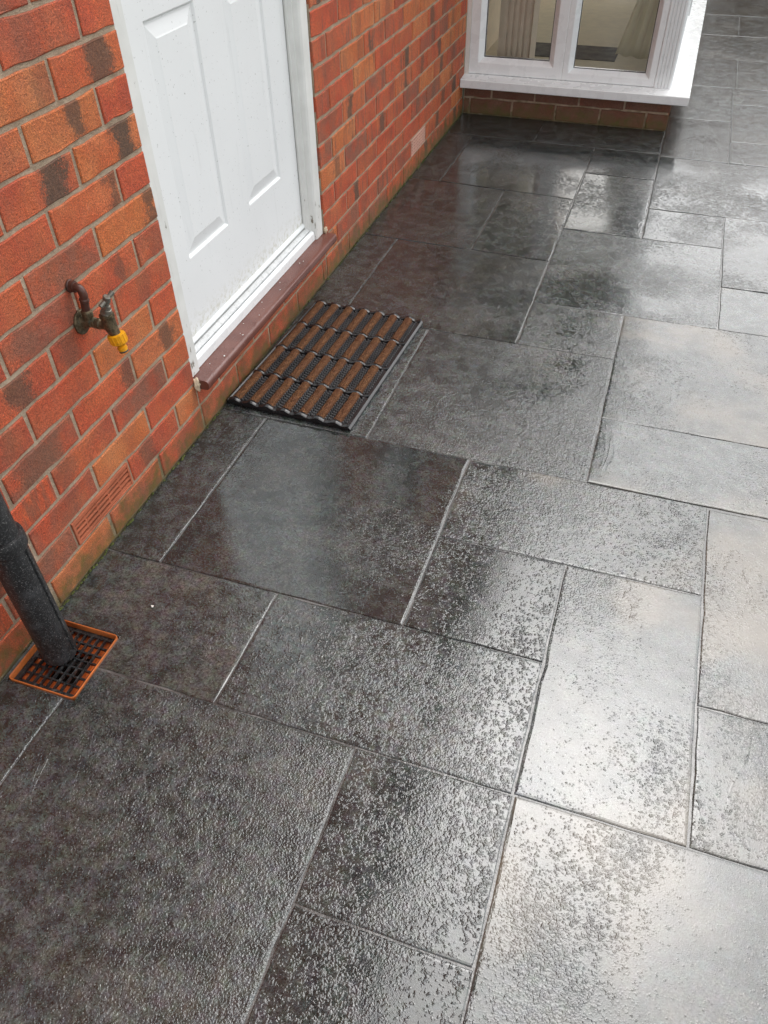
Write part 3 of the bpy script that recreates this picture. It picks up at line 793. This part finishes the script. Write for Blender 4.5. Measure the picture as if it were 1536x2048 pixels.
# room behind the glass
MB().box(-.30, .985, YB+.111, YE, .10, .150).build('room_floor', floor_in_m, house)
MB().box(-.30, -.02, YB+.0625, YE, .1505, 2.10).build('room_wall', plaster_m, house)
MB().box(-.02, 1.0, YE-.06, YE-.001, .1505, .70).build('room_wall', plaster_m, house)
MB().box(-.30, 1.0, YB+.0625, YE, 2.05, 2.1005).build('room_ceiling', plaster_m, house)
# eaves and roof
MB().box(-.25, .30, -5, 8.5, 5.051, 5.07).build('soffit', upvc_m, house)
MB().box(.30, .32, -5, 8.5, 5.00, 5.20).build('fascia_board', upvc_m, house)
MB().prism([(.36, 5.20), (-4.5, 8.0), (-4.5, 8.1), (.36, 5.30)], 1, -5.1, 8.6).build('roof', tile_m, house)

# kitchen window high in the wall right of the door (it mirrors in the wet slab)
bayo = win
win = empty('side_window'); win.parent = house
tag(win, 'white framed window above head height with a net curtain')
wallp = lambda a, d, z: (-.06-d, a, z)
pane((1.331, 1.829, 1.262, 2.119), wallp, .045, .065); pane((1.831, 2.329, 1.262, 2.119), wallp, .045, .065)
MB().box(-.058, .03, 1.31, 2.35, 1.232, 1.2605, .004).build('window_sill', upvc_m, win)
nc = MB(); v = []
for i in range(61):
    y = 1.335+.99*i/60; x = -.17+.012*math.sin(i*1.1)
    v += [(x, y, 1.262), (x, y, 2.118)]
nc.add(v, [(2*i, 2*i+2, 2*i+3, 2*i+1) for i in range(60)]); nc.build('net_curtain', flake_m, win)
win = bayo
# fluted pilaster, rug, curtain inside the bay
pm = MB(); pp = [(.100, 3.34), (.100, 3.17)]
nf = 5; x0 = .125; wd = .145/nf
for i in range(nf):
    a = x0+i*wd; pp += [(a, 3.165), (a+wd*.55, 3.165), (a+wd*.70, 3.176), (a+wd*.9, 3.176)]
pp += [(.275, 3.165), (.275, 3.34)]
pm.prism(pp, 2, .1505, 2.049)
tag(pm.build('fluted_pilaster', taupe_m), 'taupe fluted upright post seen through the left bay pane', 'post')
rg = MB(); rr_ = random.Random(8)
rg.box(.16, .70, 3.43, 3.72, .1505, .1545, .0015)
tag(rg.build('rug', rug_m), 'dark narrow rug on the floor behind the bay window', 'rug')
cu = MB(); nx, nz = 26, 16; v = []
for j in range(nz+1):
    tz = j/nz; z = .20+1.8*tz
    xl = .70+.47*min(tz, .6)*1.0 - .18*max(0, tz-.6); xr = .955
    if xl > .93: xl = .93
    for i in range(nx+1):
        s_ = i/nx; x = xl+(xr-xl)*s_
        v.append((x, 3.28+.018*math.sin(s_*22+tz*1.5)+.10*(1-s_)*(1-tz), z))
cu.add(v, [(j*(nx+1)+i, j*(nx+1)+i+1, (j+1)*(nx+1)+i+1, (j+1)*(nx+1)+i) for j in range(nz) for i in range(nx)])
cob = cu.build('curtain', curtain_m, None, True); tag(cob, 'cream curtain drawn aside behind the right bay pane', 'curtain')
so_ = cob.modifiers.new('thick', 'SOLIDIFY'); so_.thickness = .002

# ------------------------------------------------------------------ doormat
mat = empty('doormat', (.213, .425, .0022)); mat.rotation_euler = (0, 0, R_(-2.6)); mat.scale = (1, 1, 1.1)
tag(mat, 'black rubber doormat with brown coir rolls on the paving below the door', 'doormat')
MW, ML = .392, .612
b = MB(); b.box(-MW/2, MW/2, -ML/2, ML/2, 0, .007, .002); b.build('mat_base', rubber_m, mat)
b = MB()
b.prism([(MW/2, .0005), (MW/2, .006), (MW/2-.006, .0105), (MW/2-.020, .0112), (MW/2-.022, .0072)], 1, -ML/2, ML/2)
b.build('mat_border', rubber_m, mat)
b = MB(); b.prism([(-MW/2, .0005), (-MW/2, .011), (-MW/2+.005, .0125), (-MW/2+.009, .0105), (-MW/2+.010, .0072)], 1, -ML/2, ML/2); b.build('mat_border', rubber_m, mat)
NCOL, NROW = 7, 4
mx0, mx1 = -MW/2+.008, MW/2-.012; pit = (mx1-mx0)/NCOL; rowp = ML/NROW
# wavy cross bars
for r in range(NROW+1):
    y = -ML/2+.006 + (ML-.012)*r/NROW; hw = .0060 if 0 < r < NROW else .0085
    N_ = NCOL*10; v = []
    for i in range(N_+1):
        x = mx0+(mx1+.006-mx0)*i/N_; ph = (x-mx0)/pit*2*math.pi
        z = .0165+.0036*math.cos(ph-1.9); yy = y
        v += [(x, yy-hw, .004), (x, yy-hw*.9, z-.002), (x, yy-hw*.4, z), (x, yy+hw*.4, z), (x, yy+hw*.9, z-.002), (x, yy+hw, .004)]
    f = []
    for i in range(N_):
        for k in range(5): f.append((i*6+k, i*6+k+1, (i+1)*6+k+1, (i+1)*6+k))
    f += [[0, 1, 2, 3, 4, 5], [N_*6+k for k in range(5, -1, -1)]]
    MB().add(v, f).build('mat_crossbar', rubber_m, mat, True)
cw = pit*.50; ch = .0200; L_ = rowp-.0165
v = []; na, nl = 9, 10; rc = random.Random(5)
for vr in range(1):
    for j in range(nl+1):
        for i in range(na):
            a = math.pi*i/(na-1); v.append((-cw/2*math.cos(a)+rc.uniform(-.0006, .0006), -L_/2+L_*j/nl+rc.uniform(-.0012, .0012), .006+(ch-.006)*(math.sin(a)**.6 if 0 < i < na-1 else 0)+rc.uniform(-.0006, .0008)))
f = [(j*na+i, j*na+i+1, (j+1)*na+i+1, (j+1)*na+i) for j in range(nl) for i in range(na-1)] + [list(range(na))[::-1], [nl*na+i for i in range(na)]]
# loose fibre tufts on the rolls
for k in range(700):
    x = rc.uniform(-cw/2, cw/2); y = rc.uniform(-L_/2, L_/2); t_ = x/(cw/2); z = .006+(ch-.006)*max(0, 1-t_*t_)**.35
    dx, dy, dz = rc.uniform(-.003, .003), rc.uniform(-.003, .003), rc.uniform(.001, .0042); b0_ = len(v)
    v += [(x-.0006, y, z-.001), (x+.0006, y+.0004, z-.001), (x+dx, y+dy, z+dz)]; f.append((b0_, b0_+1, b0_+2))
cme = mesh('coir_roll', v, f); cme.materials.append(coir_m)
bm = bmesh.new(); bm.from_mesh(cme); bmesh.ops.recalc_face_normals(bm, faces=bm.faces); bm.to_mesh(cme); bm.free()
for c in range(NCOL):
    for r in range(NROW):
        o = link('coir_roll', cme, coir_m, mat, (mx0+pit*(c+.36), -ML/2+.006+(ML-.012)*(r+.5)/NROW, 0)); o['seed'] = rc.uniform(0, 20)
nb = MB()
for c in range(NCOL-0):
    xc = mx0+pit*(c+.36)+cw/2
    wfree = pit-cw if c < NCOL-1 else pit*.35
    cols = 3 if c < NCOL-1 else 2
    for k in range(cols):
        x = xc+wfree*(k+.5)/cols
        for r in range(NROW):
            y0 = -ML/2+.006+(ML-.012)*r/NROW+.010; n_ = 12
            for q in range(n_):
                y = y0+(rowp-.023)*(q+.5*(k % 2))/n_; s_ = .0027; hz = .0145 if k in (0, cols-1) else .0120
                nb.add([(x-s_, y-s_, .0065), (x+s_, y-s_, .0065), (x+s_, y+s_, .0065), (x-s_, y+s_, .0065), (x-s_*.7, y-s_*.7, hz), (x+s_*.7, y-s_*.7, hz), (x+s_*.7, y+s_*.7, hz), (x-s_*.7, y+s_*.7, hz)],
                       [(4, 5, 6, 7), (0, 1, 5, 4), (1, 2, 6, 5), (2, 3, 7, 6), (3, 0, 4, 7)])
tag(nb.build('rubber_nubs', nub_m, mat), kind='stuff')

# ------------------------------------------------------------------ drain gully
dr = empty('drain_gully', ((DX0+DX1)/2, (DY0+DY1)/2, 0)); tag(dr, 'square drain gully with orange rim and black grate under the downpipe', 'drain')
hx, hy = (DX1-DX0)/2, (DY1-DY0)/2
def rrect(hx_, hy_, r_, z, seg=4):
    out = []
    for (sx, sy, a0_) in ((1, 1, 0), (-1, 1, 90), (-1, -1, 180), (1, -1, 270)):
        for k in range(seg+1):
            a = R_(a0_+90*k/seg); out.append((sx*(hx_-r_)+r_*math.cos(a), sy*(hy_-r_)+r_*math.sin(a), z))
    return out
loops = [rrect(hx-.0005, hy-.0005, .010, -.06), rrect(hx-.0005, hy-.0005, .010, .0015), rrect(hx-.001, hy-.001, .009, .0025), rrect(hx-.0026, hy-.0026, .0078, .0025), rrect(hx-.0034, hy-.0034, .007, .0012), rrect(hx-.0045, hy-.0045, .006, -.0125)]
def loft(loops, cap=False):
    n_ = len(loops[0]); v = [p for l in loops for p in l]
    f = [(r*n_+i, r*n_+(i+1) % n_, (r+1)*n_+(i+1) % n_, (r+1)*n_+i) for r in range(len(loops)-1) for i in range(n_)]
    if cap: f.append([(len(loops)-1)*n_+i for i in range(n_)])
    return v, f
MB().add(*loft(loops)).build('drain_rim', orange_m, dr)
hop = [rrect(hx-.0044, hy-.0044, .006, -.0126), rrect(hx-.012, hy-.012, .008, -.026), rrect(hx-.040, hy-.040, .02, -.034), rrect(hx-.048, hy-.048, .02, -.10)]
MB().add(*loft(hop, True)).build('drain_hopper', hopper_m, dr)
MB().add(rrect(hx-.042, hy-.042, .02, -.055), [list(range(20))]).build('drain_water', water_m, dr)
gb = MB()
ix, iy = hx-.0052, hy-.0052
for (a, b_, c, d) in ((-ix, ix, -iy, -iy+.010), (-ix, ix, iy-.009, iy), (-ix, -ix+.010, -iy+.010, iy-.009), (ix-.008, ix, -iy+.010, iy-.009)):
    gb.box(a, b_, c, d, -.0185, -.0105, .0008)
gb.build('grate_border', grate_m, dr)
NBX, NBY = 8, 7
for i in range(1, NBX):
    x = -ix+.010+(2*ix-.018)*i/NBX; MB().box(x-.0016, x+.0016, -iy+.010, iy-.009, -.0180, -.0100).build('grate_bar', grate_m, dr)
for i in range(1, NBY):
    y = -iy+.010+(2*iy-.019)*i/NBY; MB().box(-ix+.010, ix-.008, y-.0017, y+.0017, -.0185, -.0120).build('grate_bar', grate_m, dr)

# ------------------------------------------------------------------ downpipe
PX, PY = .072, -.775
dp = empty('downpipe', (PX, PY, 0)); tag(dp, 'black cast downpipe running down the brick wall into the drain', 'pipe')
m = MB(); m.sweep([(0, 0, -.006), (0, 0, -.003), (0, 0, .0), (0, 0, .15), (0, 0, .30), (0, 0, .335)], [.0325, .0345, .0350, .0350, .0350, .0350], 40); m.build('pipe_shoe', pipe_m, dp, True)
m = MB(); m.sweep([(0, 0, .318), (0, 0, .320), (0, 0, .324), (0, 0, .348), (0, 0, .352), (0, 0, .353)], [.0352, .0385, .0402, .0402, .0388, .0340], 40); m.build('pipe_collar', pipe_m, dp, True)
m = MB(); m.sweep([(0, 0, .3535), (0, 0, 1.5), (0, 0, 3), (0, 0, 4.9)], .0325, 32); m.build('pipe_length', pipe_m, dp, True)
m = MB(); m.sweep([(.0345, .010, .01), (.0345, .010, .316)], .0026, 8); m.build('pipe_seam', pipe_m, dp, True)
m = MB(); m.box(-PX+.001, -.030, -.012, .012, 1.40, 1.43, .002); m.sweep([(0, 0, 1.395), (0, 0, 1.397), (0, 0, 1.433), (0, 0, 1.435)], [.033, .037, .037, .033], 32); m.build('pipe_bracket', pipe_m, dp, True)

# ------------------------------------------------------------------ garden tap
TY = -.337
tp = empty('garden_tap', (0, TY, .53)); tp.scale = (1, .9, 1); tag(tp, 'old brass garden tap on the brick wall with yellow hose connector', 'tap')
def T(x, y, z): return (x, y, z-.53)
def arc(p0, p1, p2, n_=8):
    p0, p1, p2 = Vector(p0), Vector(p1), Vector(p2)
    return [p0*(1-t)**2+2*p1*t*(1-t)+p2*t*t for t in [i/n_ for i in range(n_+1)]]
m = MB(); m.sweep([T(-.02, 0, .605), T(.012, 0, .605)] + arc(T(.014, 0, .605), T(.029, 0, .605), T(.027, 0, .586)) + [T(.024, 0, .575), T(.022, 0, .551)], .0088, 18); m.build('supply_pipe', copper_m, tp, True)
m = MB(); m.sweep([T(.0005, 0, .605), T(.003, 0, .605), T(.004, 0, .605), T(.0125, 0, .605), T(.0132, 0, .605)], [.0135, .0137, .0122, .0118, .0085], 20)
m.sweep([T(.0262, 0, .583), T(.0258, 0, .581), T(.0252, 0, .577), T(.025, 0, .576)], [.009, .0104, .0104, .009], 18); m.build('pipe_elbow', copper_m, tp, True)
m = MB(); m.sweep([T(.0005, 0, .526), T(.001, 0, .526), T(.004, 0, .526), T(.0055, 0, .526)], [.0245, .0262, .0262, .024], 24)
m.sweep([T(.0055, 0, .526), T(.012, 0, .528), T(.022, 0, .530)], [.017, .0125, .0120], 18)
m.sweep([T(.0222, 0, .556), T(.0222, 0, .553), T(.0222, 0, .549), T(.0220, 0, .540), T(.021, 0, .524), T(.021, 0, .519)], [.0095, .0122, .0125, .0112, .0125, .006], 20); m.build('wall_plate', tap_m, tp, True)
m = MB(); m.sweep([T(.020, 0, .529), T(.030, 0, .529), T(.031, 0, .529), T(.036, 0, .529), T(.0365, 0, .529), T(.041, 0, .529), T(.0415, 0, .529), T(.047, 0, .5285), T(.048, 0, .5285), T(.052, 0, .528), T(.062, 0, .528)], [.0098, .0098, .0112, .0112, .0102, .0102, .0118, .0118, .0105, .0098, .010], 20)
m.sweep([T(.069, 0, .556), T(.069, 0, .5545), T(.0695, 0, .549), T(.070, 0, .546), T(.0705, 0, .538), T(.072, 0, .524), T(.075, 0, .516), T(.079, 0, .508)], [.0120, .0155, .0157, .0142, .0140, .0138, .0120, .0110], 22); m.build('tap_body', tap_m, tp, True)
ax = Vector((.33, 0, 1)).normalized(); b0_ = Vector(T(.0695, 0, .5565))
m = MB(); m.sweep([b0_+ax*q for q in (0, .002, .0025, .011, .0115, .020, .0205, .030)], [.0122, .0128, .0110, .0105, .0085, .0080, .0052, .0048], 6+10); m.build('tap_bonnet', steel_m, tp, True)
hcen = b0_+ax*.034; hv = Vector((.30, .72, .42)).normalized()
m = MB(); m.sweep([b0_+ax*.026, b0_+ax*.028, b0_+ax*.040, b0_+ax*.042], [.0058, .0078, .0078, .006], 16)
m.sweep([hcen-hv*.021, hcen-hv*.020, hcen-hv*.008, hcen+hv*.008, hcen+hv*.020, hcen+hv*.021], [.0042, .0055, .0046, .0046, .0055, .0042], 12); m.build('tap_handle', steel_m, tp, True)
dn = Vector((.22, 0, -1)).normalized(); c0 = Vector(T(.0775, 0, .512))
m = MB(); m.sweep([c0+dn*q for q in (0, .001, .020, .0215)], [.0172, .0188, .0182, .0165], 28)
un_ = dn.orthogonal().normalized(); wn_ = dn.cross(un_)
for k in range(14):
    a = 2*math.pi*k/14; p = un_*math.cos(a)+wn_*math.sin(a); m.sweep([c0+dn*.002+p*.0186, c0+dn*.019+p*.0182], .0013, 6)
m.sweep([c0+dn*q for q in (.0213, .0240, .0270, .0300, .0305, .0345, .0350, .0420, .0425)], [.0165, .0125, .0095, .0092, .0110, .0110, .0098, .0098, .0090], 24); m.build('hose_connector', yellow_m, tp, True)
m = MB(); m.sweep([c0+dn*q for q in (.0378, .0382, .0408, .0412)], [.0098, .0103, .0103, .0098], 24, False); m.build('rubber_ring', seal_m, tp, True)

# ------------------------------------------------------------------ small litter
rf = random.Random(17)
def flake(x, y, z, s, label, cat, group=None):
    n_ = rf.choice((4, 5, 6)); pts = []
    for k in range(n_):
        a = 2*math.pi*k/n_+rf.uniform(-.3, .3); q = s*rf.uniform(.6, 1.2); pts.append((math.cos(a)*q, math.sin(a)*q*.75))
    m = MB(); m.prism(pts, 2, 0, s*.35); o = m.build('paint_flake', flake_m, None); o.location = (x, y, z); o.rotation_euler = (R_(rf.uniform(-8, 8)), R_(rf.uniform(-8, 8)), rf.uniform(0, 3))
    return tag(o, label, cat, group)
for (yy, xx, s) in ((.13, .022, .0030), (.245, .022, .0022), (.25, .012, .0018), (.30, -.002, .0020), (.36, .020, .0022), (.43, -.004, .0024), (.52, .015, .0024), (.56, -.003, .0020), (.70, .004, .0028), (.72, .009, .0022), (.08, .004, .0016), (.40, .016, .0014)):
    flake(xx, yy, .1640 if xx > .005 else .1658, s, 'tiny white paint flake lying on the brown door sill', 'paint flake', 'paint flakes on the door sill')
flake(.196, -.608, .0022, .0038, 'single white paint chip on the dark slab near the drain', 'paint flake')

# ------------------------------------------------------------------ fence at the far end of the garden
fe = empty('timber_fence', (1.5, 7.6, 0)); tag(fe, 'brown timber board fence closing the far end of the patio', 'fence')
bmh = MB().box(-.072, .072, -.010, .010, 0, 1.8).build('fence_board', wood_m, fe); bmh.location = (-.4, 0, -.04)
for i in range(1, 44):
    o = bmh.copy(); col.objects.link(o); o.location = (-.4+.15*i, .012*(i % 2), -.04)
for k in range(4): MB().box(-.05+k*2.1, .05+k*2.1, .024, .124, -.06, 1.9, .004).build('fence_post', wood_m, fe)
for z in (.3, 1.5): MB().box(-.45, 6.2, .0235, .06, z, z+.08).build('fence_rail', wood_m, fe)
